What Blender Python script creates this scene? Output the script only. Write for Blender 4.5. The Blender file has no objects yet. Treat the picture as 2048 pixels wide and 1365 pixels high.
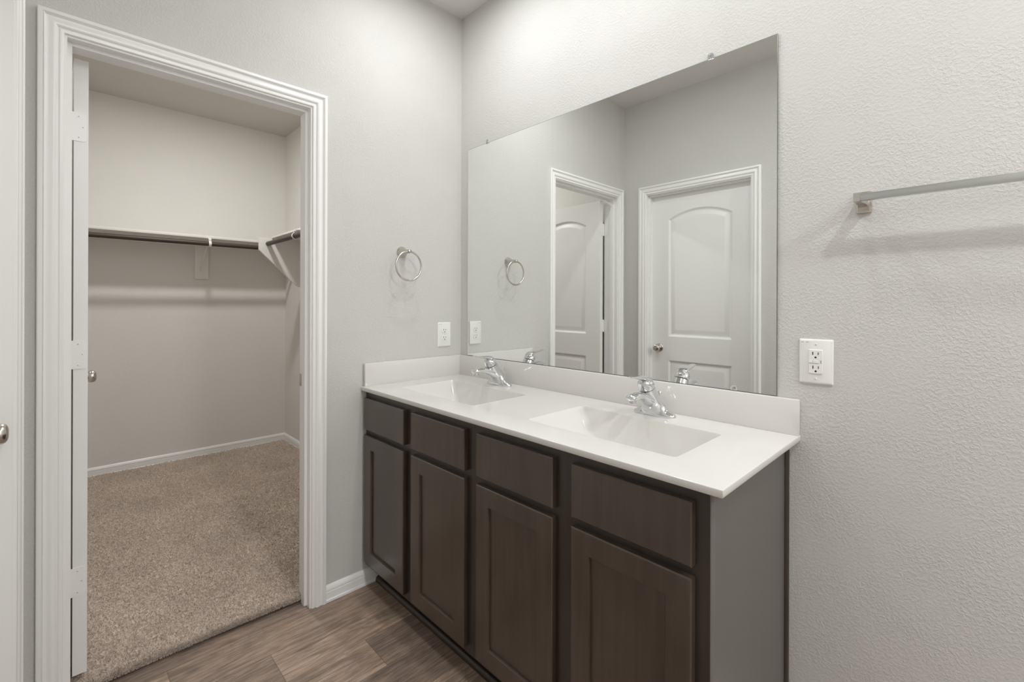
import bpy, bmesh, math, random
import numpy as np
from mathutils import Vector, Matrix

S = bpy.context.scene
COL = S.collection
PI = math.pi
rnd = random.Random(7)

# ------------------------------------------------------------------ camera
F_PX, HORIZON, YAW, ROLL = 918.05, 606.8, math.radians(44.194), math.radians(0.184)
cam = bpy.data.cameras.new('camera')
cam.sensor_width = 36.0
cam.lens = F_PX / 2048 * 36.0
cam.shift_y = -(682.5 - HORIZON) / 2048
cam.clip_start = 0.02
camo = bpy.data.objects.new('camera', cam)
COL.objects.link(camo)
fw = Vector((-math.cos(YAW), math.sin(YAW), 0))
rt = Vector((math.sin(YAW), math.cos(YAW), 0))
up = Vector((0, 0, 1))
r3 = rt * math.cos(ROLL) + up * math.sin(ROLL)
u3 = -rt * math.sin(ROLL) + up * math.cos(ROLL)
camo.matrix_world = Matrix(((r3.x, u3.x, -fw.x, 1.9322), (r3.y, u3.y, -fw.y, -1.5006),
                            (r3.z, u3.z, -fw.z, 1.2603), (0, 0, 0, 1)))
S.camera = camo

# ------------------------------------------------------------------ world, exposure, lights
w = bpy.data.worlds.new('world'); S.world = w; w.use_nodes = True
w.node_tree.nodes['Background'].inputs[0].default_value = (0.8, 0.85, 0.9, 1)
w.node_tree.nodes['Background'].inputs[1].default_value = 0.25
S.view_settings.view_transform = 'Standard'
S.view_settings.look = 'None'
S.view_settings.gamma = 1.0
S.view_settings.use_curve_mapping = False
S.view_settings.exposure = 0.94
S.cycles.max_bounces = 14
S.cycles.diffuse_bounces = 8
S.cycles.glossy_bounces = 8
S.cycles.sample_clamp_indirect = 20.0
S.cycles.blur_glossy = 1.0
S.cycles.use_denoising = True

H_CEIL = 2.764
LAMPS = [(0.48, -0.44, 2.9, .08), (1.03, -0.45, 2.2, .08), (1.58, -0.46, 1.6, .08), (2.45, -0.88, 6.2, .10), (3.75, -0.80, 19.5, .40), (-1.30, -.87, 8.8, .13)]  # the far right bathroom lamp is an added fill, out of view
for (lx, ly, pw, dia) in LAMPS:
    L = bpy.data.lights.new('ceiling_lamp_light', 'AREA')
    L.shape = 'DISK'; L.size = dia; L.energy = pw
    L.color = (0.985, 0.992, 1.0) if lx > 0 else (1.0, 0.988, 0.968)
    o = bpy.data.objects.new('ceiling_lamp_light', L); COL.objects.link(o)
    o.location = (lx, ly, H_CEIL - 0.020)

# ------------------------------------------------------------------ node materials
def mat(name, col=(.8, .8, .8), rough=.5, metal=0.0, spec=.5, coat=0.0, coat_rough=.1):
    m = bpy.data.materials.new(name); m.use_nodes = True
    b = m.node_tree.nodes['Principled BSDF']
    b.inputs['Base Color'].default_value = (*col, 1)
    b.inputs['Roughness'].default_value = rough
    b.inputs['Metallic'].default_value = metal
    b.inputs['Specular IOR Level'].default_value = spec
    b.inputs['Coat Weight'].default_value = coat
    b.inputs['Coat Roughness'].default_value = coat_rough
    return m

class N:
    """small node-graph helper"""
    def __init__(s, m):
        s.t = m.node_tree; s.n = s.t.nodes; s.b = s.n['Principled BSDF']
    def new(s, typ, ins=None, **kw):
        nd = s.n.new(typ)
        for k, v in kw.items(): setattr(nd, k, v)
        for k, v in (ins or {}).items():
            if isinstance(v, bpy.types.NodeSocket): s.t.links.new(v, nd.inputs[k])
            else: nd.inputs[k].default_value = v
        return nd
    def math(s, op, a, b=0.0, c=0.0):
        return s.new('ShaderNodeMath', {0: a, 1: b, 2: c}, operation=op).outputs[0]
    def obj(s): return s.new('ShaderNodeTexCoord').outputs['Object']
    def scale(s, v, sc):
        return s.new('ShaderNodeMapping', {'Vector': v, 'Scale': sc}).outputs[0]
    def noise(s, v, scale, detail=2.0, rough=.5, dist=0.0):
        return s.new('ShaderNodeTexNoise', {'Vector': v, 'Scale': scale, 'Detail': detail, 'Roughness': rough, 'Distortion': dist}).outputs[0]
    def range(s, v, a, b, c=0.0, d=1.0, smooth=False):
        return s.new('ShaderNodeMapRange', {0: v, 1: a, 2: b, 3: c, 4: d}, interpolation_type='SMOOTHSTEP' if smooth else 'LINEAR').outputs[0]
    def mix(s, f, a, b, typ='MIX'):
        nd = s.new('ShaderNodeMix', data_type='RGBA', blend_type=typ)
        for k, v in ((0, f), (6, a), (7, b)):
            if isinstance(v, bpy.types.NodeSocket): s.t.links.new(v, nd.inputs[k])
            else: nd.inputs[k].default_value = v if k == 0 else (*v, 1)
        return nd.outputs[2]
    def link(s, a, name): s.t.links.new(a, s.b.inputs[name])
    def bump(s, h, strength, dist):
        nd = s.new('ShaderNodeBump', {'Height': h, 'Strength': strength, 'Distance': dist})
        s.link(nd.outputs[0], 'Normal')

def wall_mat(name, col, strength=.55, size=1.0):
    m = mat(name, col, .62, spec=.3); g = N(m); v = g.obj()
    n1 = g.noise(v, 135 / size, 3, .6, .3)
    a = g.range(n1, .44, .60, 0, 1, True)
    n2 = g.noise(v, 300 / size, 2, .5)
    h = g.math('ADD', a, g.math('MULTIPLY', n2, .5))
    n3 = g.noise(v, 6, 1)                       # patches where the trowel left it smoother
    h = g.math('MULTIPLY', h, g.range(n3, .35, .6, .45, 1.0))
    g.bump(h, strength, .0012)
    return m

M = {}
M['wall'] = wall_mat('wall_paint', (.612, .606, .587), .5)
M['closet_wall'] = wall_mat('closet_wall_paint', (.735, .722, .688), .4, .9)
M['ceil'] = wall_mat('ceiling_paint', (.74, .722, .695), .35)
M['closet_ceil'] = wall_mat('closet_ceiling_shaded', (.54, .515, .48), .3)  # same paint as the bathroom ceiling, dimmer closet light put into the colour
M['trim'] = mat('trim_paint', (.86, .86, .85), .28, spec=.5)
M['door'] = mat('door_paint', (.84, .84, .83), .34, spec=.45)
g = N(M['door']); v = g.scale(g.obj(), (160, 160, 9)); g.bump(g.noise(v, 1.0, 3), .10, .001)
M['shelf'] = mat('shelf_paint', (.78, .765, .73), .4)
M['counter'] = mat('cultured_marble', (.70, .688, .662), .12, spec=.5, coat=.3, coat_rough=.06)
M['chrome'] = mat('chrome', (.74, .75, .765), .05, 1.0)
M['nickel'] = mat('brushed_nickel', (.60, .565, .52), .24, 1.0)
M['steel'] = mat('brushed_steel', (.56, .57, .56), .30, 1.0)
M['rod'] = mat('bronze_rod', (.062, .048, .038), .48, .3)
M['dark'] = mat('dark_slot', (.012, .012, .012), .6)
M['plastic'] = mat('white_plastic', (.82, .82, .80), .30)
M['print'] = mat('grey_print', (.30, .29, .28), .7)
M['brassprint'] = mat('grey_line', (.52, .50, .48), .6)
M['mirror'] = mat('mirror_silver', (.915, .93, .92), .0, 1.0)
M['medge'] = mat('mirror_edge', (.16, .18, .17), .2, .3)
M['drain'] = M['chrome']
M['glow'] = mat('lamp_diffuser', (.9, .9, .88), .4)
M['glow'].node_tree.nodes['Principled BSDF'].inputs['Emission Color'].default_value = (1, .95, .88, 1)
M['glow'].node_tree.nodes['Principled BSDF'].inputs['Emission Strength'].default_value = 3.0
# clear plastic of the mirror clips
M['clip'] = mat('clear_plastic', (.92, .93, .92), .12)
M['clip'].node_tree.nodes['Principled BSDF'].inputs['Transmission Weight'].default_value = .85

def wood_dark(name, c1, c2, rough, axis_scale=(38, 38, 2.2), coat=.15):
    m = mat(name, c1, rough, spec=.45, coat=coat, coat_rough=.22); g = N(m); v = g.obj()
    n = g.noise(g.scale(v, axis_scale), 1.0, 5, .6, .8)
    blot = g.noise(v, 5.0, 2, .5)
    f = g.math('ADD', g.math('MULTIPLY', n, .6), g.math('MULTIPLY', blot, .4))
    g.link(g.mix(g.range(f, .35, .65), c1, c2), 'Base Color')
    sp = g.range(g.noise(v, 210, 1, .4), .745, .76)          # few pale flecks of dust in the finish
    g.link(g.range(n, .3, .7, rough - .05, rough + .07), 'Roughness')
    g.bump(n, .04, .001)
    return m
M['wood'] = wood_dark('espresso_wood', (.045, .030, .021), (.074, .051, .036), .33, coat=.7)
M['wood_frame'] = wood_dark('espresso_frame', (.026, .018, .013), (.041, .029, .021), .37, coat=.4)
M['laminate'] = mat('end_laminate', (.124, .115, .107), .42, spec=.5, coat=.15, coat_rough=.3)
g = N(M['laminate']); v = g.obj(); g.link(g.mix(g.noise(g.scale(v, (40, 40, 3)), 1.0, 3), (.119, .110, .102), (.130, .121, .113)), 'Base Color')

# vinyl planks: boards run along y, 0.1655 m wide, end joints step from board to board
PW = .1655
m = mat('vinyl_plank', (.3, .2, .15), .42, spec=.4); M['floor'] = m
g = N(m); v = g.obj(); sx = g.new('ShaderNodeSeparateXYZ', {0: v}); X, Y = sx.outputs[0], sx.outputs[1]
px = g.math('DIVIDE', g.math('ADD', X, .0070), PW)
row = g.math('FLOOR', px)
py = g.math('DIVIDE', g.math('ADD', Y, g.math('SUBTRACT', 1.25, g.math('MULTIPLY', row, .277))), 1.22)
idy = g.math('FLOOR', py)
cid = g.new('ShaderNodeCombineXYZ', {0: row, 1: idy, 2: 3.0})
wn = g.new('ShaderNodeTexWhiteNoise', {'Vector': cid.outputs[0]}, noise_dimensions='3D')
tone = g.math('FRACT', g.math('ADD', g.math('ADD', g.math('MULTIPLY', row, .40), g.math('MULTIPLY', idy, .55)), .45))
off = g.new('ShaderNodeVectorMath', {0: v, 1: wn.outputs['Color']}, operation='ADD').outputs[0]
grain = g.noise(g.scale(off, (75, 3.2, 1)), 1.0, 6, .62, 1.2)
fine = g.noise(g.scale(off, (420, 14, 1)), 1.0, 3, .6)
cath = g.noise(g.scale(off, (14, 2.2, 1)), 1.0, 3, .5, 2.4)
rings = g.math('SINE', g.math('MULTIPLY', cath, 42.0))
base = g.mix(tone, (.255, .190, .150), (.62, .455, .345))
base = g.mix(g.range(grain, .40, .66), g.mix(.62, base, (.075, .050, .037)), base)
base = g.mix(g.math('MULTIPLY', g.range(rings, .2, 1.0), .30), base, (.085, .058, .044))
base = g.mix(g.math('MULTIPLY', g.range(fine, .45, .7), .40), base, (.50, .41, .34))
blot = g.noise(g.scale(off, (9, 3.0, 1)), 1.0, 4, .6, 1.0)
base = g.mix(g.math('MULTIPLY', g.range(blot, .50, .72), .60), base, (.085, .060, .046))
base = g.mix(g.math('MULTIPLY', g.range(blot, .46, .28), .35), base, (.60, .40, .27))
knot = g.new('ShaderNodeTexVoronoi', {'Vector': g.scale(off, (5.2, 2.6, 1)), 'Scale': 1.0, 'Randomness': 1.0}).outputs['Distance']
base = g.mix(g.math('MULTIPLY', g.range(knot, .10, .02), .7), base, (.045, .030, .022))
fx = g.math('FRACT', px); fy = g.math('FRACT', py)
seamx = g.math('LESS_THAN', g.math('MINIMUM', fx, g.math('SUBTRACT', 1.0, fx)), .0055)
seamy = g.math('LESS_THAN', g.math('MINIMUM', fy, g.math('SUBTRACT', 1.0, fy)), .0008)
seam = g.math('MAXIMUM', seamx, seamy)
g.link(g.mix(g.math('MULTIPLY', seam, .55), base, (.04, .028, .022)), 'Base Color')
g.link(g.range(grain, .3, .7, .36, .50), 'Roughness')
g.bump(g.math('SUBTRACT', g.math('MULTIPLY', grain, .4), seam), .12, .001)

m = mat('carpet_fibre', (.3, .24, .2), .95, spec=.1); M['carpet'] = m
g = N(m); v = g.obj()
vor = g.new('ShaderNodeTexVoronoi', {'Vector': v, 'Scale': 300.0})
sep = g.new('ShaderNodeSeparateColor', {0: vor.outputs['Color']})
c = g.mix(sep.outputs[0], (.37, .297, .243), (.76, .65, .555))
big = g.noise(v, 3.2, 2)
g.link(g.mix(g.range(big, .35, .65, 0, .22), c, (.30, .235, .185)), 'Base Color')
b = m.node_tree.nodes['Principled BSDF']; b.inputs['Sheen Weight'].default_value = .25; b.inputs['Sheen Roughness'].default_value = .6

# ------------------------------------------------------------------ mesh helpers
def link_mesh(name, bm, m, parent=None, origin=None, smooth=35):
    """one mesh object; coordinates in bm are world ones unless parent is given with local=True"""
    if origin is None and parent is None: origin = (0, 0, 0)
    if origin is not None:
        bmesh.ops.translate(bm, verts=bm.verts, vec=-Vector(origin))
    bmesh.ops.remove_doubles(bm, verts=bm.verts, dist=1e-6)
    bmesh.ops.recalc_face_normals(bm, faces=bm.faces)
    me = bpy.data.meshes.new(name); bm.to_mesh(me); bm.free()
    if smooth:
        me.polygons.foreach_set('use_smooth', [True] * len(me.polygons))
        me.set_sharp_from_angle(angle=math.radians(smooth))
    me.materials.append(m)
    o = bpy.data.objects.new(name, me); COL.objects.link(o)
    if parent is not None:
        o.parent = parent
    elif origin is not None: o.location = origin
    return o

def part(name, bm, m, parent, smooth=35):
    """a part given in world coordinates under a thing (or a part of it) without rotation"""
    p, loc = parent, Vector((0, 0, 0))
    while p is not None:
        loc = loc + p.location; p = p.parent
    return link_mesh(name, bm, m, parent, loc, smooth)

def lpart(name, bm, m, parent, smooth=35):
    return link_mesh(name, bm, m, parent, (0, 0, 0), smooth)

def tag(o, label=None, cat=None, group=None, kind=None):
    if label: o['label'] = label
    if cat: o['category'] = cat
    if group: o['group'] = group
    if kind: o['kind'] = kind
    return o

def thing(name, loc, label=None, cat=None, group=None, rz=0, kind=None):
    o = bpy.data.objects.new(name, None); COL.objects.link(o)
    o.empty_display_size = .05
    o.location = loc; o.rotation_euler = (0, 0, rz)
    return tag(o, label, cat, group, kind)

def copy_tree(o, parent=None):
    c = o.copy(); COL.objects.link(c)
    if parent is not None: c.parent = parent
    for ch in list(o.children): copy_tree(ch, c)
    return c

def box(bm, a, b, bev=0.0, seg=2):
    a, b = Vector(a), Vector(b)
    lo = Vector((min(a.x, b.x), min(a.y, b.y), min(a.z, b.z))); hi = Vector((max(a.x, b.x), max(a.y, b.y), max(a.z, b.z)))
    vs = [bm.verts.new((x, y, z)) for x in (lo.x, hi.x) for y in (lo.y, hi.y) for z in (lo.z, hi.z)]
    fs = [bm.faces.new([vs[i] for i in f]) for f in ((0, 1, 3, 2), (4, 6, 7, 5), (0, 4, 5, 1), (2, 3, 7, 6), (0, 2, 6, 4), (1, 5, 7, 3))]
    if bev > 0:
        es = set(e for f in fs for e in f.edges)
        bmesh.ops.bevel(bm, geom=list(es), offset=bev, segments=seg, affect='EDGES', profile=.5)
    return bm

def B(*boxes, bev=0.0):
    bm = bmesh.new()
    for bx in boxes: box(bm, bx[0], bx[1], bev)
    return bm

def loft(bm, rings, cap0=True, cap1=True, closed=True):
    R = [[bm.verts.new(p) for p in r] for r in rings]
    n = len(R[0])
    for i in range(len(R) - 1):
        for j in range(n if closed else n - 1):
            k = (j + 1) % n
            bm.faces.new((R[i][j], R[i][k], R[i + 1][k], R[i + 1][j]))
    if cap0: bm.faces.new(R[0][::-1])
    if cap1: bm.faces.new(R[-1])
    return bm

def lathe(bm, prof, o, axis, n=32, cap0=True, cap1=True):
    """prof: (radius, height along axis)"""
    ax = Vector(axis).normalized()
    t = Vector((0, 0, 1)) if abs(ax.z) < .9 else Vector((1, 0, 0))
    e1 = ax.cross(t).normalized(); e2 = ax.cross(e1)
    o = Vector(o)
    rings = [[o + ax * h + e1 * (r * math.cos(2 * PI * k / n)) + e2 * (r * math.sin(2 * PI * k / n)) for k in range(n)] for r, h in prof]
    return loft(bm, rings, cap0, cap1)

def tube(bm, pts, r, n=12, closed=False):
    pts = [Vector(p) for p in pts]; N_ = len(pts); rings = []
    prev = None
    for i, p in enumerate(pts):
        if closed: d = (pts[(i + 1) % N_] - pts[i - 1]).normalized()
        else: d = (pts[min(i + 1, N_ - 1)] - pts[max(i - 1, 0)]).normalized()
        if prev is None:
            t = Vector((0, 0, 1)) if abs(d.z) < .9 else Vector((1, 0, 0))
            e1 = d.cross(t).normalized()
        else: e1 = (prev - d * prev.dot(d)).normalized()
        prev = e1; e2 = d.cross(e1)
        rr = r[i] if isinstance(r, (list, tuple)) else r
        rings.append([p + e1 * rr * math.cos(2 * PI * k / n) + e2 * rr * math.sin(2 * PI * k / n) for k in range(n)])
    if closed: rings.append(rings[0])
    return loft(bm, rings, not closed, not closed)

def face_with_holes(bm, outer, holes):
    """flat face (lists of 3d points) with holes; returns nothing, shares positions with later loops"""
    es = []
    for lp in [outer] + holes:
        vs = [bm.verts.new(p) for p in lp]
        for i in range(len(vs)): es.append(bm.edges.new((vs[i], vs[(i + 1) % len(vs)])))
    bmesh.ops.triangle_fill(bm, use_beauty=True, use_dissolve=False, edges=es)

def rrect(x0, x1, y0, y1, r, n=6):
    pts = []
    for cx, cy, a0 in ((x1 - r, y1 - r, 0), (x0 + r, y1 - r, 90), (x0 + r, y0 + r, 180), (x1 - r, y0 + r, 270)):
        for k in range(n + 1):
            a = math.radians(a0 + 90 * k / n)
            pts.append((cx + r * math.cos(a), cy + r * math.sin(a)))
    return pts

# ------------------------------------------------------------------ room shell
YC = -1.598           # face of the wall with the closed door
XR = 4.3              # far right wall
CB, CR, CL = -2.4972, -0.070, -1.605     # closet back wall (x), right wall (y), left wall (y)
AT = .115             # wall thickness
OA = (-1.5145, -0.7635)  # rough opening in wall_left (y)
OC = (.1745, .9235)      # rough opening in wall_front (x)
OT = 2.078

def structure(name, bm, m, label=None, cat=None, smooth=0):
    o = link_mesh(name, bm, m, None, None, smooth)
    return tag(o, label, cat, kind='structure')

structure('floor', B(((-.10, -2.2, -.06), (XR + .1, .1, 0))), M['floor'], 'grey brown wood plank vinyl floor of the bathroom', 'floor')
structure('floor_closet', B(((CB - .1, -2.2, -.06), (-.10, .1, .002))), M['carpet'], 'floor slab under the closet carpet', 'floor')
structure('ceiling', B(((-AT / 2, -2.6, H_CEIL), (XR + .1, .1, H_CEIL + .1))), M['ceil'], 'plain painted ceiling above the bathroom', 'ceiling')
structure('ceiling_closet', B(((CB - .1, -2.6, H_CEIL), (-AT / 2, .1, H_CEIL + .1))), M['closet_ceil'], 'ceiling inside the closet, its dimmer light put into a darker tone', 'ceiling')
structure('wall_left', B(((-AT, OA[1], 0), (0, .1, H_CEIL)), ((-AT, YC - AT, 0), (0, OA[0], H_CEIL)), ((-AT, OA[0], OT), (0, OA[1], H_CEIL))),
          M['wall'], 'greige textured wall with the closet doorway and towel ring', 'wall')
structure('wall_back', B(((0, 0, 0), (XR, .1, H_CEIL))), M['wall'], 'greige textured wall behind the mirror and vanity', 'wall')
structure('wall_front', B(((0, YC - AT, 0), (OC[0], YC, H_CEIL)), ((OC[1], YC - AT, 0), (XR, YC, H_CEIL)), ((OC[0], YC - AT, OT), (OC[1], YC, H_CEIL))),
          M['wall'], 'greige wall with the closed door, seen in the mirror', 'wall')
structure('wall_right', B(((XR, YC - AT, 0), (XR + .1, .1, H_CEIL))), M['wall'], 'greige wall at the far right end of the bathroom', 'wall')
structure('wall_closet_back', B(((CB - .1, CL, 0), (CB, CR, H_CEIL))), M['closet_wall'], 'taupe back wall of the closet behind the long shelf', 'wall')
structure('wall_closet_right', B(((CB - .1, CR, 0), (-AT, CR + .1, H_CEIL))), M['closet_wall'], 'taupe right side wall of the closet', 'wall')
structure('wall_closet_left', B(((CB - .1, CL - .1, 0), (-AT, CL, H_CEIL))), M['closet_wall'], 'taupe left side wall of the closet behind the open door', 'wall')
structure('wall_hall', B(((0, YC - AT - .9, 0), (XR, YC - AT - .8, H_CEIL))), M['wall'], 'wall of the hall behind the closed door', 'wall')

# door casings: profile (distance outward from inner edge, height off the wall)
PROF = [(0, 0), (0, .0060), (.0015, .0080), (.0035, .0088), (.0090, .0092), (.0105, .0086), (.0115, .0068), (.0130, .0068), (.0140, .0092), (.0165, .0125), (.0200, .0147), (.0240, .0153),
        (.0280, .0145), (.0320, .0130), (.0355, .0124), (.0385, .0130), (.0405, .0147), (.0422, .0176), (.0428, .0180), (.0434, .0146), (.0450, .0146), (.0456, .0180), (.0530, .0180), (.0560, .0168), (.0572, .0145), (.0572, 0)]
def casing(f, a0, a1, top, z0=0.0):
    bm = bmesh.new()
    rings = []
    for corner in range(4):
        ring = []
        for wd, h in PROF:
            a = a0 - wd if corner < 2 else a1 + wd
            z = z0 if corner in (0, 3) else top + wd
            ring.append(f(a, z, h))
        rings.append(ring)
    loft(bm, rings, True, True, closed=False)
    return bm

def doorway(name, f, fj, a0, a1, label):
    """a0,a1: casing inner edges; f maps (along, z, height off wall); fj maps (along, z, depth into wall)"""
    t = thing(name, (0, 0, 0), label, 'door trim', kind='structure')
    top = 2.0667
    part('casing', casing(f, a0, a1, top), M['trim'], t, 25)
    j0, j1, jt = a0 + .006, a1 - .006, top - .006
    bm = bmesh.new()
    for (aa, bb, za, zb) in ((a0 - .009, j0, 0, jt), (j1, a1 + .009, 0, jt), (a0 - .009, a1 + .009, jt, top + .009)):
        box(bm, fj(aa, za, -.0004), fj(bb, zb, AT + .0004))
    part('jamb', bm, M['trim'], t)
    bm = bmesh.new()
    for (aa, bb, za, zb) in ((j0, j0 + .011, 0, jt), (j1 - .011, j1, 0, jt), (j0 + .0105, j1 - .0105, jt - .0112, jt)):
        box(bm, fj(aa, za, AT - .0855), fj(bb, zb, AT - .0509))
    part('stop', bm, M['trim'], t)
    return t
A0, A1 = -1.5048, -0.7730
tA = doorway('trim_1', lambda a, z, h: (h, a, z), lambda a, z, d: (-d, a, z), A0, A1, 'white moulded casing around the open closet doorway')
part('casing', casing(lambda a, z, h: (-AT - h, a, z), A0, A1, 2.0667), M['trim'], tA, 25)
C0, C1 = .1842, .9138
tC = doorway('trim_2', lambda a, z, h: (a, YC + h, z), lambda a, z, d: (a, YC - d, z), C0, C1, 'white moulded casing around the closed door in the mirror')
# latch strike on the closet jamb
part('strike_plate', B(((-.1145, -.7800, .903), (-.088, -.7785, .955)), bev=.0005), M['nickel'], tA)

# baseboards: profile (height z, thickness)
BP = [(0, 0), (0, .0160), (.0085, .0158), (.0110, .0140), (.0120, .0122), (.0400, .0118), (.0420, .0085), (.0450, .0085), (.0470, .0122), (.0530, .0118), (.0600, .0085), (.0650, .0050), (.0670, .0030), (.0670, 0)]
def baseboard(name, p0, p1, nrm, label, z0=0.0):
    bm = bmesh.new()
    p0, p1, nrm = Vector(p0), Vector(p1), Vector(nrm)
    loft(bm, [[Vector((p.x, p.y, z0 + z)) + nrm * t for z, t in BP] for p in (p0, p1)], True, True, closed=True)
    o = link_mesh(name, bm, M['trim'], None, None, 30)
    return tag(o, label, 'baseboard', kind='structure')
baseboard('baseboard_left', (0, -.7155, 0), (0, -.4735, 0), (1, 0, 0), 'white baseboard between closet doorway and vanity')
baseboard('baseboard_back', (1.545, 0, 0), (XR, 0, 0), (0, -1, 0), 'white baseboard right of the vanity')
baseboard('baseboard_front', (.9715, YC, 0), (XR, YC, 0), (0, 1, 0), 'white baseboard right of the closed door')
baseboard('baseboard_closet_back', (CB, CL, 0), (CB, CR, 0), (1, 0, 0), 'white baseboard along the closet back wall', .010)
baseboard('baseboard_closet_right', (CB, CR, 0), (-AT - .02, CR, 0), (0, -1, 0), 'white baseboard along the closet right wall', .010)
baseboard('baseboard_closet_left', (CB, CL, 0), (-AT - .02, CL, 0), (0, 1, 0), 'white baseboard along the closet left wall', .010)

# ------------------------------------------------------------------ carpet (pile nobody could count)
def carpet():
    st = .0046
    xs = np.arange(CB + .004, -.074, st); ys = np.arange(CL + .004, CR, st)
    rng = np.random.default_rng(3)
    nx, ny = len(xs), len(ys)
    XX, YY = np.meshgrid(xs, ys, indexing='ij')
    edge = -.075 - .020 * np.clip((-.79 - YY) / .6, 0, 1)           # front edge of the carpet runs slightly askew
    tt = (XX - CB) / (-.075 - CB)
    XX = CB + tt * (edge - CB)
    ZZ = .013 + rng.random((nx, ny)) * .0125
    ZZ += .0025 * np.sin(XX * 9 + 1.3 * np.sin(YY * 7)) * np.sin(YY * 8 + 1)
    XX = XX + (rng.random((nx, ny)) - .5) * st * 1.1
    YY = YY + (rng.random((nx, ny)) - .5) * st * 1.1
    d = (edge - XX)
    ZZ = np.where(d < .012, ZZ * np.clip(d / .012, .12, 1) + .001, ZZ)
    V = np.stack([XX, YY, ZZ], -1).reshape(-1, 3)
    ii, jj = np.meshgrid(np.arange(nx - 1), np.arange(ny - 1), indexing='ij')
    a = (ii * ny + jj).ravel()
    F = np.stack([a, a + ny, a + ny + 1, a + 1], -1)
    keep = np.ones(len(a), bool)
    verts = [tuple(p) for p in V]; faces = [tuple(q) for q in F]
    # loose yarn ends: short bent tufts, thick along the cut front edge, thinner over the near floor
    def tuft(x, y, ln, lean, az, r):
        n0 = len(verts)
        for k, (t, rr) in enumerate(((0, 1), (.5, .85), (1, .45))):
            cx = x + math.cos(az) * lean * ln * t * t; cy = y + math.sin(az) * lean * ln * t * t
            cz = .006 + ln * t * (1 - .35 * lean * t)
            for q in range(3):
                th = 2 * PI * q / 3 + az
                verts.append((cx + r * rr * math.cos(th), cy + r * rr * math.sin(th), cz))
        for k in range(2):
            for q in range(3):
                q2 = (q + 1) % 3
                faces.append((n0 + 3 * k + q, n0 + 3 * k + q2, n0 + 3 * k + 3 + q2, n0 + 3 * k + 3 + q))
        faces.append((n0 + 6, n0 + 7, n0 + 8))
    rr = random.Random(11)
    for _ in range(2600):
        y = rr.uniform(-1.49, -.781)
        e = -.075 - .020 * min(1, max(0, (-.79 - y) / .6))
        x = e - abs(rr.gauss(0, .014)) + .004
        out = rr.random() < .6
        tuft(x, y, rr.uniform(.012, .024), rr.uniform(.3, 1.1), rr.gauss(0, .8) if out else rr.uniform(0, 2 * PI), rr.uniform(.0010, .0017))
    for _ in range(85000):
        x = -.08 - 2.35 * rr.random() ** 1.6; y = rr.uniform(-1.58, CR - .02)
        if x > -.13 and not (-1.49 < y < -.79): continue
        tuft(x, y, rr.uniform(.016, .026), rr.uniform(.2, 1.0), rr.uniform(0, 2 * PI), rr.uniform(.0008, .0013))
    verts_ok = verts
    me = bpy.data.meshes.new('carpet'); me.from_pydata(verts_ok, [], faces); me.update()
    me.materials.append(M['carpet'])
    o = bpy.data.objects.new('carpet', me); COL.objects.link(o)
    return tag(o, 'taupe cut pile carpet covering the closet floor', 'carpet', kind='stuff')
carpet()

# ------------------------------------------------------------------ doors
DW, DH, DT = .711, 2.003, .035
def door_leaf():
    """local: x 0..DW from the hinge edge, faces at y = +-DT/2"""
    bm = bmesh.new()
    h = DT / 2
    stile = .132
    def outline(kind, d):
        x0, x1 = stile + d, DW - stile - d
        if kind == 'low':
            return [(x0, .205 + d), (x1, .205 + d), (x1, .803 - d), (x0, .803 - d)]
        zs, za = 1.828, 1.886           # arch spring and crown heights (above the leaf's foot)
        hw = (DW - 2 * stile) / 2; rise = za - zs
        R = (hw * hw + rise * rise) / (2 * rise); xc, zc = DW / 2, za - R
        r = R - d; hx = hw - d
        a = math.asin(hx / r)
        pts = [(x0, .976 + d), (x1, .976 + d)]
        for k in range(19):
            th = a - 2 * a * k / 18
            pts.append((xc + r * math.sin(th), zc + r * math.cos(th)))
        return pts
    steps = [(0, 0), (.005, -.0030), (.011, -.0090), (.014, -.0105), (.021, -.0108), (.025, -.0098), (.046, -.0030), (.050, -.0022), (.054, -.0020)]
    for sgn in (1, -1):
        outer = [(0, sgn * h, 0), (DW, sgn * h, 0), (DW, sgn * h, DH), (0, sgn * h, DH)]
        holes = []
        for kind in ('low', 'arch'):
            loops = [[(x, sgn * (h + dep), z) for x, z in outline(kind, d)] for d, dep in steps]
            holes.append(loops[0])
            loft(bm, loops, False, True)
        face_with_holes(bm, outer, holes)
    # edges of the leaf
    vs = lambda y: [(0, y, 0), (DW, y, 0), (DW, y, DH), (0, y, DH)]
    loft(bm, [vs(-h), vs(h)], False, False)
    return bm
def knob_bm(sgn, y0, x, z):
    bm = bmesh.new()
    lathe(bm, [(.0, 0), (.031, 0), (.031, .003), (.026, .007), (.014, .009), (.011, .013), (.0105, .024), (.0118, .0265), (.0150, .0295), (.0190, .0320), (.0222, .0350), (.0245, .0390), (.0256, .0430), (.0258, .0465),
               (.0252, .0505), (.0236, .0545), (.0208, .0578), (.0165, .0602), (.0100, .0616), (.0, .0620)], (x, y0, z), (0, sgn, 0), 48, False, False)
    return bm
def make_door(name, loc, label):
    t = thing(name, loc, label, 'door', None, PI, 'structure')
    lpart('door_panel', door_leaf(), M['door'], t, 25)
    for s in (1, -1):
        lpart('knob', knob_bm(s, s * DT / 2, DW - .062, .890), M['nickel'], t, 60)
    lpart('latch', B(((DW - .0005, -.0115, .862), (DW + .0008, .0115, .918)), ((DW, -.006, .884), (DW + .009, .006, .896))), M['nickel'], t)
    return t
doorA = make_door('door_1', (-.121, -1.4655, .046), 'white arched panel door standing open inside the closet')
doorC = copy_tree(doorA); doorA.rotation_euler.z = PI + .026; doorC.name = 'door_2'
doorC.location = (.9065, -1.6795, .046); doorC['label'] = 'closed white arched panel door in the front wall, reflected in the mirror'
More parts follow.
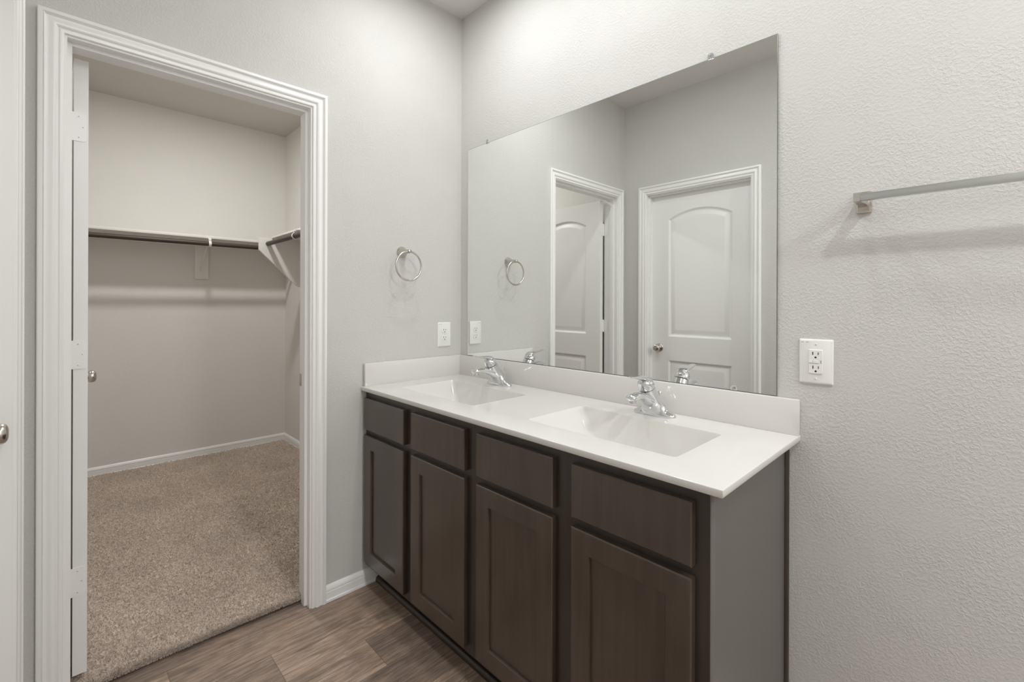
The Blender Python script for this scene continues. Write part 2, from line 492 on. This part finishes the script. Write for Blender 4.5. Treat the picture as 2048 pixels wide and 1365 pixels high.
# three painted hinges on the open door
for z in (1.7826, 1.0421, .3036):
    zb = z - .046; hh = .0925
    bm = bmesh.new()
    pts = [(y, zz) for y, zz in rrect(-.0125, .0330, zb, zb + hh, .009, 5)]
    pts = [(y if y < .02 else y, zz) for y, zz in pts]
    loft(bm, [[(-.0022, y, zz) for y, zz in pts], [(.0004, y, zz) for y, zz in pts]])
    for k in range(5):
        lathe(bm, [(.0045, 0), (.0045, hh / 5 - .0008)], (.000, .0262, zb + hh / 5 * k), (0, 0, 1), 12)
    box(bm, (-.0375, .0318, zb), (-.004, .0332, zb + hh))
    hg = lpart('hinge', bm, M['trim'], doorA)
    bm = bmesh.new()
    for (y, zz) in ((.006, zb + .012), (-.004, zb + hh / 2), (.006, zb + hh - .012)):
        lathe(bm, [(0, 0), (.0036, 0), (.0032, .0006), (.0012, .0007), (0, .0002)], (-.0022, y, zz), (-1, 0, 0), 12, False, False)
    lpart('screw', bm, M['trim'], hg)
    bm = bmesh.new()
    for (y, zz) in ((.006, zb + .012), (-.004, zb + hh / 2), (.006, zb + hh - .012)):
        lathe(bm, [(0, 0), (.0011, 0), (.0011, .0009), (0, .0009)], (-.0022, y, zz), (-1, 0, 0), 8, False, False)
    lpart('screw_recess', bm, M['dark'], hg)

# ------------------------------------------------------------------ closet fittings
SX, SZ = -2.168, 1.7445
sh = thing('closet_shelf', (CB, -1.06, 1.735), 'long white shelf along the closet back wall above a dark rod', 'shelf')
part('shelf_board', B(((CB, CL, SZ), (SX, CR, SZ + .0200)), bev=.0012), M['shelf'], sh)
part('wall_cleat', B(((CB, CL, SZ - .036), (CB + .018, CR, SZ)), bev=.001), M['closet_wall'], sh)
part('backing_board', B(((CB, -.758, 1.447), (CB + .019, -.666, SZ - .036)), bev=.0015), M['shelf'], sh)
def rod_strap(f, parent):
    """f maps (out from shelf front, along, z)"""
    bm = bmesh.new()
    hw = .0085
    path = [(-.020, SZ - .002), (RO - .002, SZ - .003), (RO + .010, SZ - .012)]
    for k in range(13):
        a = math.radians(70 - 170 * k / 12)
        path.append((RO + .0205 * math.cos(a), RZ + .0205 * math.sin(a)))
    path.append((RO - .019, RZ - .010))
    rings = []
    for i, (u, z) in enumerate(path):
        du = path[min(i + 1, len(path) - 1)][0] - path[max(i - 1, 0)][0]; dz = path[min(i + 1, len(path) - 1)][1] - path[max(i - 1, 0)][1]
        ln = math.hypot(du, dz); nu, nz = -dz / ln * .0012, du / ln * .0012
        rings.append([f(u + nu, -hw, z + nz), f(u + nu, hw, z + nz), f(u - nu, hw, z - nz), f(u - nu, -hw, z - nz)])
    loft(bm, rings)
    return part('rod_strap', bm, M['shelf'], parent)
RO, RZ = .026, 1.7010
rod_strap(lambda u, a, z: (SX + u, -.722 + a, z), sh)
bm = B(((CB + .0185, -.7300, 1.500), (CB + .0215, -.7120, SZ - .040)), bev=.0008)
tube(bm, [(CB + .0205, -.721, 1.512), (CB + .0500, -.7212, 1.545), (SX - .030, -.7218, 1.722), (SX - .006, -.722, 1.738)], .0035, 10)
part('shelf_bracket', bm, M['shelf'], sh)
RYF = -.377          # front edge of the right hand shelf
XE = -1.850          # end panel of the right hand shelf
s2 = thing('closet_shelf', (-1.0, CR, 1.735), 'short white shelf on the closet right wall with triangular end panel', 'shelf')
part('shelf_board', B(((XE, RYF, SZ + .0025), (-AT - .001, CR, SZ + .0165)), bev=.0012), M['shelf'], s2)
part('wall_cleat', B(((XE, CR - .018, SZ - .0885), (-AT - .001, CR, SZ + .0025)), bev=.001), M['shelf'], s2)
bm = bmesh.new()
outl = [(-.464, SZ + .0040), (-.464, 1.6550), (-.182, 1.380), (-.1685, 1.380), (CR, 1.380), (CR, SZ + .0040)]
# the panel's foot is set back from the wall line: slanting lower edge, short square toe
loft(bm, [[(XE - .018, y, z) for y, z in outl], [(XE, y, z) for y, z in outl]])
part('end_panel', bm, M['shelf'], s2)
rod_strap(lambda u, a, z: (-1.275 + a, RYF - u, z + .004), s2)
t = tag(link_mesh('closet_rod', tube(bmesh.new(), [(SX + RO, CL, RZ), (SX + RO, CR, RZ)], .0165, 20), M['rod'], None, (SX + RO, -1, RZ)),
        'dark bronze hanging rod in front of the long closet shelf', 'rod')
t = tag(link_mesh('closet_rod', tube(bmesh.new(), [(XE + .0005, RYF - RO, RZ + .004), (-AT - .001, RYF - RO, RZ + .004)], .0165, 20), M['rod'], None, (-1, RYF - RO, RZ)),
        'short dark bronze hanging rod running out from the triangular panel', 'rod')

# ------------------------------------------------------------------ vanity cabinets
YF, YD = -.533, -.552     # face frame and door planes
ZB, ZT = .089, .8686
def front_slab(x0, x1, z0, z1, panel=False):
    bm = bmesh.new()
    def lp(i, y): return [(x0 + i, y, z0 + i), (x1 - i, y, z0 + i), (x1 - i, y, z1 - i), (x0 + i, y, z1 - i)]
    loops = [lp(0, YF - .0003), lp(0, YD + .0028), lp(.0028, YD)]
    if panel:
        loops += [lp(.0575, YD), lp(.0582, YD + .0010), lp(.0590, YD + .0095)]
    loft(bm, loops, True, not panel)
    return bm
def cabinet(x0, x1, fronts, label, end=False):
    t = thing('vanity_cabinet', ((x0 + x1) / 2, -.266, 0), label, 'cabinet', 'vanity cabinets')
    th = .0127
    bm = B(((x0 + .0006, -.003, ZB), (x0 + th, YF + .019, ZT)), ((x0 + th, -.003, ZB), (x1 - th, YF + .019, ZB + th)),
           ((x0 + th, -.003, ZB), (x1 - th, -.009, ZT)))
    if not end: box(bm, (x1 - th, -.003, ZB), (x1 - .0006, YF + .019, ZT))
    part('carcass', bm, M['wood_frame'], t)
    # face frame with openings
    bm = bmesh.new()
    sw = .040
    zs = [ZB, ZB + .034, .668, .706, ZT - .036, ZT]
    mid = (fronts[0][1] + fronts[1][0]) / 2
    xs = [x0 + .0004, x0 + sw, mid - .035, mid + .035, x1 - sw, x1 - .0004]
    for a, b in ((xs[0], xs[1]), (xs[2], xs[3]), (xs[4], xs[5])): box(bm, (a, YF, ZB), (b, YF + .019, ZT))
    for a, b in ((zs[0], zs[1]), (zs[2], zs[3]), (zs[4], zs[5])):
        box(bm, (xs[1], YF, a), (xs[2], YF + .019, b)); box(bm, (xs[3], YF, a), (xs[4], YF + .019, b))
    part('face_frame', bm, M['wood_frame'], t)
    bm = B(((x0 + .0006, -.476, 0.0005), (x1 - .0006, -.470, ZB)))
    box(bm, (x0 + .0006, -.470, .0005), (x0 + .0133, -.003, ZB))
    part('toe_kick', bm, M['wood_frame'], t)
    for (a, b) in fronts:
        part('drawer_front', front_slab(a, b, .7005, .8395), M['wood'], t)
        d = part('cabinet_door', front_slab(a, b, .113, .6765, True), M['wood'], t)
        part('door_panel', B(((a + .056, YD + .0092, .113 + .056), (b - .056, YD + .0140, .6765 - .056))), M['wood'], d)
    if end:
        bm = bmesh.new()
        y0, y1, tk = YF + .0192, -.0005, -.470
        o = [(y0, ZB), (tk, ZB), (tk, .0005), (y1, .0005), (y1, ZT), (y0, ZT)]
        loft(bm, [[(x1 - .0130, y, z) for y, z in o], [(x1, y, z) for y, z in o]])
        tag(part('end_panel', bm, M['laminate'], t), 'grey brown laminate end panel')
        part('corner_stile', B(((x1 - .0002, YF, ZB), (x1 + .0022, YF + .022, ZT)), bev=.0006), M['laminate'], t)
        bm = bmesh.new()
        lathe(bm, [(0.0095, 0), (.0095, ZT - .001)], (x1 + .0005, -.0098, .0005), (0, 0, 1), 16)
        part('scribe_strip', bm, M['wood_frame'], t)
    return t
XS, X1 = .763, 1.5335
cabinet(.002, XS, [(.0185, .3465), (.4015, .7290)], 'dark espresso vanity cabinet half against the doorway wall')
cabinet(XS, X1, [(.7915, .1150 + 1.0), (1.1785, 1.5025)], 'dark espresso vanity cabinet half with the exposed grey end panel', True)
# shoe moulding along the toe kick
bm = bmesh.new()
q = [(-.4765, .0004)] + [(-.4765 - .0165 * math.cos(math.radians(a)), .0004 + .020 * math.sin(math.radians(a))) for a in range(0, 91, 10)]
loft(bm, [[(.0135, y, z) for y, z in q], [(X1 - .014, y, z) for y, z in q]])
tag(link_mesh('trim_3', bm, M['wood_frame'], None, None, 40), 'dark quarter round moulding along the vanity toe kick', 'moulding', kind='structure')

# ------------------------------------------------------------------ countertop with two integral bowls
ZC, XC1, YFR = .8876, 1.5692, -.5584
tc = thing('countertop', (.78, -.28, ZT), 'glossy off white one piece vanity top with two rectangular bowls', 'countertop')
bowls = [(.138, .640), (.911, 1.413)]
BY0, BY1 = -.442, -.156
bm = bmesh.new()
X0c = .0015
def deck_loop(i, z, dz=0): return [(X0c, YFR + i, z), (XC1 - i, YFR + i, z), (XC1 - i, -.001, z), (X0c, -.001, z)]
holes = []
for (a, b) in bowls:
    holes.append([(x, y, ZC) for x, y in rrect(a, b, BY0, BY1, .016, 6)])
face_with_holes(bm, deck_loop(.0022, ZC), holes)
loft(bm, [deck_loop(.0022, ZC), deck_loop(.0006, ZC - .0007), deck_loop(0, ZC - .0024), deck_loop(0, ZT + .0035), deck_loop(.002, ZT + .0006), deck_loop(.006, ZT + .0002), deck_loop(.030, ZT + .0002)], False, False)
part('deck', bm, M['counter'], tc, 50)
for (a, b) in bowls:
    bm = bmesh.new(); rings = []
    dp = .125
    for t_, z in ((0, 0), (.012, -.0012), (.032, -.0040), (.065, -.0100), (.14, -.0235), (.55, -.0850), (.80, -.1120), (.92, -.1205), (1.0, -.1235)):
        ix, iy0, iy1 = .105 * t_, .055 * t_, .042 * t_
        rings.append([(x, y, ZC + z) for x, y in rrect(a + ix, b - ix, BY0 + iy0, BY1 - iy1, .016 + .02 * t_, 6)])
    cx, cy = (a + b) / 2, (BY0 + BY1) / 2
    last = rings[-1]
    rings.append([(cx + (x - cx) * .4, cy + (y - cy) * .4, ZC - .1265) for x, y, z in last])
    loft(bm, rings, False, True)
    bo = part('basin', bm, M['counter'], tc, 60)
    bm = bmesh.new()
    lathe(bm, [(0, .0032), (.009, .0030), (.0105, .0010), (.015, .0005), (.0205, .0022), (.0225, .0012), (.0225, 0)], (cx, cy, ZC - .1264), (0, 0, 1), 28, False, True)
    part('drain', bm, M['chrome'], bo)
SHT = .1017
part('backsplash', B(((X0c, -.0205, ZC - .0005), (XC1 - .0005, -.0012, ZC + SHT)), bev=.0022), M['counter'], tc)
part('side_splash', B(((X0c, YFR + .010, ZC - .0005), (.0205, -.0195, ZC + SHT)), bev=.0022), M['counter'], tc)

# ------------------------------------------------------------------ faucets
def superell(a, b, cy, z, n=40, p=2.3):
    out = []
    for k in range(n):
        t_ = 2 * PI * k / n; c_, s_ = math.cos(t_), math.sin(t_)
        out.append((a * math.copysign(abs(c_) ** (2 / p), c_), cy + b * math.copysign(abs(s_) ** (2 / p), s_), z))
    return out
def make_faucet(loc, label):
    t = thing('faucet', loc, label, 'faucet', 'bathroom faucets')
    bm = bmesh.new(); rings = []
    for z, rx, ry, cy, tl, p in ((.0003, .0740, .0270, 0, 0, 2.3), (.0040, .0750, .0275, 0, 0, 2.3), (.0080, .0725, .0270, 0, 0, 2.3), (.0130, .0630, .0265, -.0005, 0, 2.2), (.0190, .0530, .0265, -.002, 0, 2.2),
                              (.0280, .0435, .0272, -.0055, .05, 2.1), (.0390, .0370, .0285, -.0115, .12, 2.1), (.0500, .0325, .0298, -.0190, .20, 2.0), (.0610, .0295, .0300, -.0275, .28, 2.0),
                              (.0710, .0275, .0288, -.0355, .33, 2.0), (.0800, .0266, .0278, -.0420, .38, 2.0), (.0880, .0262, .0272, -.0470, .43, 2.0), (.0940, .0256, .0264, -.0503, .44, 2.0), (.0948, .0225, .0235, -.0506, .44, 2.0)):
        rings.append([(x, y, z + (y - cy) * tl) for x, y, _ in superell(rx, ry, cy, z, 44, p)])
    loft(bm, rings)
    lpart('body', bm, M['chrome'], t, 60)
    # spout: broad flattened arm reaching forward
    bm = bmesh.new(); rings = []
    path = [(-.020, .050, .0265, .0240), (-.042, .0580, .0255, .0225), (-.060, .0650, .0240, .0185), (-.078, .0705, .0225, .0152), (-.096, .0740, .0212, .0132), (-.114, .0758, .0202, .0122), (-.132, .0762, .0196, .0117), (-.146, .0755, .0184, .0108), (-.1530, .0748, .0155, .0088), (-.1570, .0742, .0090, .0052), (-.1580, .0740, .0020, .0012)]
    for i, (y, z, rx, rz) in enumerate(path):
        a, b = path[max(i - 1, 0)], path[min(i + 1, len(path) - 1)]
        d = Vector((0, b[0] - a[0], b[1] - a[1])).normalized(); n_ = Vector((0, -d.z, d.y)); n_ = n_ if n_.z > 0 else -n_
        rings.append([Vector((0, y, z)) + Vector((1, 0, 0)) * rx * math.cos(2 * PI * k / 32) + n_ * rz * math.sin(2 * PI * k / 32) for k in range(32)])
    loft(bm, rings)
    sp = lpart('spout', bm, M['chrome'], t, 60)
    bm = bmesh.new()
    lathe(bm, [(.0120, 0), (.0126, -.003), (.0126, -.0095), (.0112, -.0108), (0, -.0090)], (0, -.1385, .0665), (0, 0, 1), 24, True, False)
    lpart('aerator', bm, M['chrome'], sp)
    # handle: dome leaning forward, drawn out into a flat lever
    bm = bmesh.new(); rings = []
    c0 = Vector((0, -.0512, .0960)); tilt = math.radians(24)
    for r, h, sh_ in ((.0225, 0, 0), (.0262, .0006, 0), (.0268, .0030, 0), (.0269, .0090, -.0005), (.0262, .0160, -.0015), (.0245, .0225, -.003), (.0215, .0275, -.005), (.0170, .0315, -.008), (.0112, .0342, -.010), (.0050, .0355, -.012), (.0008, .0357, -.0125)):
        ring = []
        for k in range(36):
            a = 2 * PI * k / 36
            p = Vector((r * math.cos(a), r * math.sin(a) + sh_, h))
            ring.append(c0 + Matrix.Rotation(tilt, 3, 'X') @ p)
        rings.append(ring)
    loft(bm, rings)
    hd = lpart('handle', bm, M['chrome'], t, 60)
    bm = bmesh.new(); rings = []
    lev = [(-.038, .1195, .0150, .0070), (-.052, .1262, .0205, .0082), (-.068, .1300, .0210, .0078), (-.086, .1318, .0192, .0064), (-.104, .1334, .0168, .0050), (-.121, .1350, .0150, .0040), (-.136, .1374, .0138, .0035), (-.147, .1396, .0126, .0033), (-.1520, .1406, .0090, .0026), (-.1545, .1411, .0030, .0012)]
    for i, (y, z, rx, rz) in enumerate(lev):
        rings.append([(rx * math.copysign(abs(math.cos(2 * PI * k / 28)) ** .85, math.cos(2 * PI * k / 28)), y, z + rz * math.sin(2 * PI * k / 28)) for k in range(28)])
    loft(bm, rings)
    lpart('lever', bm, M['chrome'], hd, 60)
    bm = bmesh.new()
    lathe(bm, [(0, .0006), (.0020, .0006), (.0022, 0)], (0, -.0757, .1010), (0, -1, .3), 12, False, True)
    lpart('temperature_mark', bm, M['dark'], hd)
    bm = bmesh.new()
    lathe(bm, [(.0026, 0), (.0026, .062), (.0060, .0645), (.0068, .069), (.0045, .0735), (0, .0745)], (0, .0340, .0005), (0, 0, 1), 16, True, False)
    lpart('lift_rod', bm, M['chrome'], t)
    return t
f1 = make_faucet((.3880, -.0785, ZC + .0002), 'chrome single lever faucet at the left bowl, nearer the corner')
f2 = copy_tree(f1); f2.location = (1.1590, -.0785, ZC + .0002); f2['label'] = 'chrome single lever faucet at the right bowl, nearer the end panel'

# ------------------------------------------------------------------ mirror
MX0, MX1, MZ0, MZ1 = .0628, 1.5092, .9900, 2.0544
mi = thing('wall_mirror', ((MX0 + MX1) / 2, 0, MZ0), 'large frameless wall mirror above the vanity', 'mirror')
bm = bmesh.new()
v4 = [bm.verts.new(p) for p in ((MX0 + .0015, -.006, MZ0 + .0015), (MX1 - .0015, -.006, MZ0 + .0015), (MX1 - .0015, -.006, MZ1 - .0015), (MX0 + .0015, -.006, MZ1 - .0015))]
bm.faces.new(v4)
lp = lambda i, y: [(MX0 + i, y, MZ0 + i), (MX1 - i, y, MZ0 + i), (MX1 - i, y, MZ1 - i), (MX0 + i, y, MZ1 - i)]
part('mirror_glass', bm, M['mirror'], mi, 0)
bm = bmesh.new(); loft(bm, [lp(.0015, -.006), lp(0, -.0052), lp(0, -.0005)], False, True)
part('glass_edge', bm, M['medge'], mi, 0)
def clip(x, z, s):
    bm = bmesh.new()
    bx = [(-.010, -.004), (.010, -.004), (.010, .010), (.006, .016), (-.006, .016), (-.010, .010)]
    loft(bm, [[(x + a, -.0004, z + s * b) for a, b in bx], [(x + a, -.0092, z + s * b) for a, b in bx], [(x + a * .8, -.0110, z + s * (b * .8 + .001)) for a, b in bx]])
    c = part('mirror_clip', bm, M['clip'], mi)
    bm = bmesh.new(); lathe(bm, [(0, .0015), (.0028, .0010), (.0032, 0)], (x, -.0110, z + s * .008), (0, -1, 0), 10, False, True)
    part('screw', bm, M['steel'], c)
clip(.2195, MZ1, 1); clip(1.3140, MZ1, 1); clip(1.3890, MZ0, 1)

# ------------------------------------------------------------------ towel ring and towel bar
tr = thing('towel_ring', (0, -.3547, 1.5005), 'brushed nickel towel ring on the wall beside the doorway', 'towel ring')
bm = bmesh.new()
lathe(bm, [(0, 0.0002), (.0262, .0002), (.0268, .002), (.0262, .0045), (.0245, .006), (.0225, .0095), (.0190, .0190), (.0150, .0300), (.0115, .0410), (.0090, .0500), (.0082, .0540)], (0, -.3547, 1.5005), (1, 0, 0), 36, False, True)
part('wall_mount', bm, M['nickel'], tr, 50)
bm = bmesh.new()
lathe(bm, [(0, .0525), (.0084, .0530), (.0096, .0560), (.0102, .0620), (.0098, .0690), (.0082, .0735), (.0042, .0755), (0, .0758)], (0, -.3547, 1.5005), (1, 0, 0), 28, False, False)
part('end_cap', bm, M['nickel'], tr, 50)
bm = bmesh.new()
R_ = .0672; cz = 1.5005 - R_ - .0012
tube(bm, [(.064, -.3547 + R_ * math.sin(2 * PI * k / 72), cz + R_ * math.cos(2 * PI * k / 72)) for k in range(72)], .0044, 14, True)
part('ring', bm, M['nickel'], tr, 60)

tb = thing('towel_bar', (2.0, 0, 1.5275), 'brushed nickel square towel bar on the wall right of the mirror', 'towel bar')
TBY0, TBY1, TBZ0, TBZ1 = -.0845, -.0675, 1.5190, 1.5360
part('bar', B(((1.7150, TBY0, TBZ0), (2.3120, TBY1, TBZ1)), bev=.0008), M['steel'], tb)
for (xp, s) in ((1.7125, 1), (2.3145, -1)):
    bm = bmesh.new()
    def sec(y, x0, x1, z0, z1): return [(xp + s * x0, y, z0), (xp + s * x1, y, z0), (xp + s * x1, y, z1), (xp + s * x0, y, z1)]
    box(bm, (xp - s * .0165, -.0005, 1.4985), (xp + s * .0165, -.0075, 1.5545), .0015)
    loft(bm, [sec(-.0072, -.0125, .0125, 1.5030, 1.5500), sec(-.0140, -.0105, .0105, 1.5130, 1.5430), sec(-.0300, -.0095, .0095, 1.5165, 1.5385), sec(-.0870, -.0095, .0035, 1.5172, 1.5380)])
    part('post', bm, M['nickel'], tb, 30)

# ------------------------------------------------------------------ outlets
def outlet(name, f, label, gfci):
    """f maps (u to the viewer's right, v up, height off the wall) from the plate centre"""
    t = thing(name, f(0, 0, 0), label, 'outlet')
    hw, hh = .0405, .0620
    bm = bmesh.new()
    lp = lambda i, h: [f(u, v, h) for u, v in rrect(-hw + i, hw - i, -hh + i, hh - i, .003, 3)]
    loft(bm, [lp(0, .0003), lp(0, .0030), lp(.0012, .0046), lp(.0045, .0060)])
    part('cover_plate', bm, M['plastic'], t, 30)
    def slots(parent, cu, cv, h):
        bm = bmesh.new()
        for (u, v, a, b) in ((-.0064, .0035, .0011, .0043), (.0064, .0035, .0009, .0036)):
            loft(bm, [[f(cu + u + x, cv + v + y, h - .0002) for x, y in ((-a, -b), (a, -b), (a, b), (-a, b))], [f(cu + u + x, cv + v + y, h + .0003) for x, y in ((-a, -b), (a, -b), (a, b), (-a, b))]])
        pts = [(.0026 * math.cos(2 * PI * k / 16), max(-.0020, .0028 * math.sin(2 * PI * k / 16))) for k in range(16)]
        loft(bm, [[f(cu + x, cv - .0075 + y, h - .0002) for x, y in pts], [f(cu + x, cv - .0075 + y, h + .0003) for x, y in pts]])
        part('slot', bm, M['dark'], parent, 0)
    def screw(v):
        bm = bmesh.new()
        ring = lambda r, h: [f(r * math.cos(2 * PI * k / 16), v + r * math.sin(2 * PI * k / 16), h) for k in range(16)]
        loft(bm, [ring(.0030, .0058), ring(.0028, .0068), ring(.0020, .0072)])
        s = part('screw', bm, M['plastic'], t)
        bm = bmesh.new()
        r4 = [(-.0004, -.0022), (.0004, -.0022), (.0004, .0022), (-.0004, .0022)]
        loft(bm, [[f(x, v + y, .0071) for x, y in r4], [f(x, v + y, .00745) for x, y in r4]])
        part('screw_slot', bm, M['print'], s, 0)
    if gfci:
        bm = bmesh.new()
        lp2 = lambda i, h: [f(u, v, h) for u, v in rrect(-.0166 + i, .0166 - i, -.0334 + i, .0334 - i, .002, 3)]
        loft(bm, [lp2(-.0008, .0058), lp2(-.0008, .0062), lp2(0, .0062), lp2(0, .0080), lp2(.0012, .0090)])
        rc = part('receptacle', bm, M['plastic'], t, 30)
        slots(rc, 0, .0192, .0090); slots(rc, .0004, -.0192, .0090)
        for (u0, u1) in ((-.0158, -.0066), (-.0060, .0070)):
            bm = bmesh.new()
            q4 = lambda i, h: [f(u, v, h) for u, v in ((u0 + i, -.0040 + i), (u1 - i, -.0040 + i), (u1 - i, .0040 - i), (u0 + i, .0040 - i))]
            loft(bm, [q4(0, .0088), q4(0, .0100), q4(.0006, .0106)])
            part('test_button', bm, M['plastic'], rc)
        bm = bmesh.new()
        for (u, v, a, b) in ((-.0063, 0, .0002, .0048), (.0076, 0, .0002, .0048), (-.0005, .0048, .0160, .00025), (-.0005, -.0046, .0160, .00025)):
            loft(bm, [[f(u + x, v + y, .0089) for x, y in ((-a, -b), (a, -b), (a, b), (-a, b))], [f(u + x, v + y, .00915) for x, y in ((-a, -b), (a, -b), (a, b), (-a, b))]])
        part('groove', bm, M['brassprint'], rc, 0)
        bm = bmesh.new()
        for v in (.0016, -.0018):
            loft(bm, [[f(.0125 + x, v + y, .0089) for x, y in ((-.0011, -.001), (.0011, -.001), (.0011, .001), (-.0011, .001))], [f(.0125 + x, v + y, .0093) for x, y in ((-.0011, -.001), (.0011, -.001), (.0011, .001), (-.0011, .001))]])
        part('indicator', bm, M['dark'], rc, 0)
        screw(.0478); screw(-.0478)
    else:
        for cv in (.0190, -.0190):
            bm = bmesh.new()
            pts = [(.0166 * math.cos(2 * PI * k / 32), max(-.0125, min(.0125, .0166 * math.sin(2 * PI * k / 32)))) for k in range(32)]
            loft(bm, [[f(x, cv + y, .0058) for x, y in pts], [f(x, cv + y, .0078) for x, y in pts], [f(x * .94, cv + y * .94, .0086) for x, y in pts]])
            rc = part('receptacle', bm, M['plastic'], t, 30)
            slots(rc, 0, cv + .0015, .0086)
        screw(0)
    # faint grey print in the plate's upper left corner
    bm = bmesh.new()
    for (u, v, a, b) in ((-.0318, .0532, .0034, .0009), (-.0205, .0540, .0042, .0005), (-.0200, .0524, .0030, .0005)):
        n_ = 5
        for k in range(n_):
            u_ = u - a + 2 * a * (k + .5) / n_; aa = a / n_ * .62
            loft(bm, [[f(u_ + x, v + y, .0059) for x, y in ((-aa, -b), (aa, -b), (aa, b), (-aa, b))], [f(u_ + x, v + y, .0061) for x, y in ((-aa, -b), (aa, -b), (aa, b), (-aa, b))]])
    part('printed_mark', bm, M['print'], t, 0)
    return t
outlet('wall_outlet', lambda u, v, h: (h, -.1093 + u, 1.0995 + v), 'small white duplex outlet above the side splash near the corner', False)
outlet('wall_outlet', lambda u, v, h: (1.6065 + u, -h, 1.1005 + v), 'white outlet with test buttons on the wall right of the mirror', True)

# ------------------------------------------------------------------ ceiling lamps (the lamps that light the rooms, plus an added fill at far right)
def ceiling_light(x, y, r, label):
    t = thing('ceiling_light', (x, y, H_CEIL), label, 'ceiling light', 'round ceiling lights')
    bm = bmesh.new()
    lathe(bm, [(r + .030, -.0005), (r + .030, -.004), (r + .022, -.010), (r + .004, -.013), (r, -.012), (r, -.0005)], (x, y, H_CEIL), (0, 0, 1), 40, False, False)
    part('trim_ring', bm, M['trim'], t)
    bm = bmesh.new()
    lathe(bm, [(r + .001, -.0008), (r + .001, -.0080), (r * .6, -.0100), (0, -.0106)], (x, y, H_CEIL), (0, 0, 1), 40, True, False)
    part('diffuser', bm, M['glow'], t)
LL = ['round ceiling light above the left bowl', 'round ceiling light above the gap between the bowls', 'round ceiling light above the right end of the countertop', 'round ceiling light over the middle of the bathroom',
      'added round fill light over the unseen far right end of the bathroom', 'round ceiling light inside the closet']
for (lx, ly, pw, dia), lab in zip(LAMPS, LL):
    ceiling_light(lx, ly, dia / 2 + .005, lab)
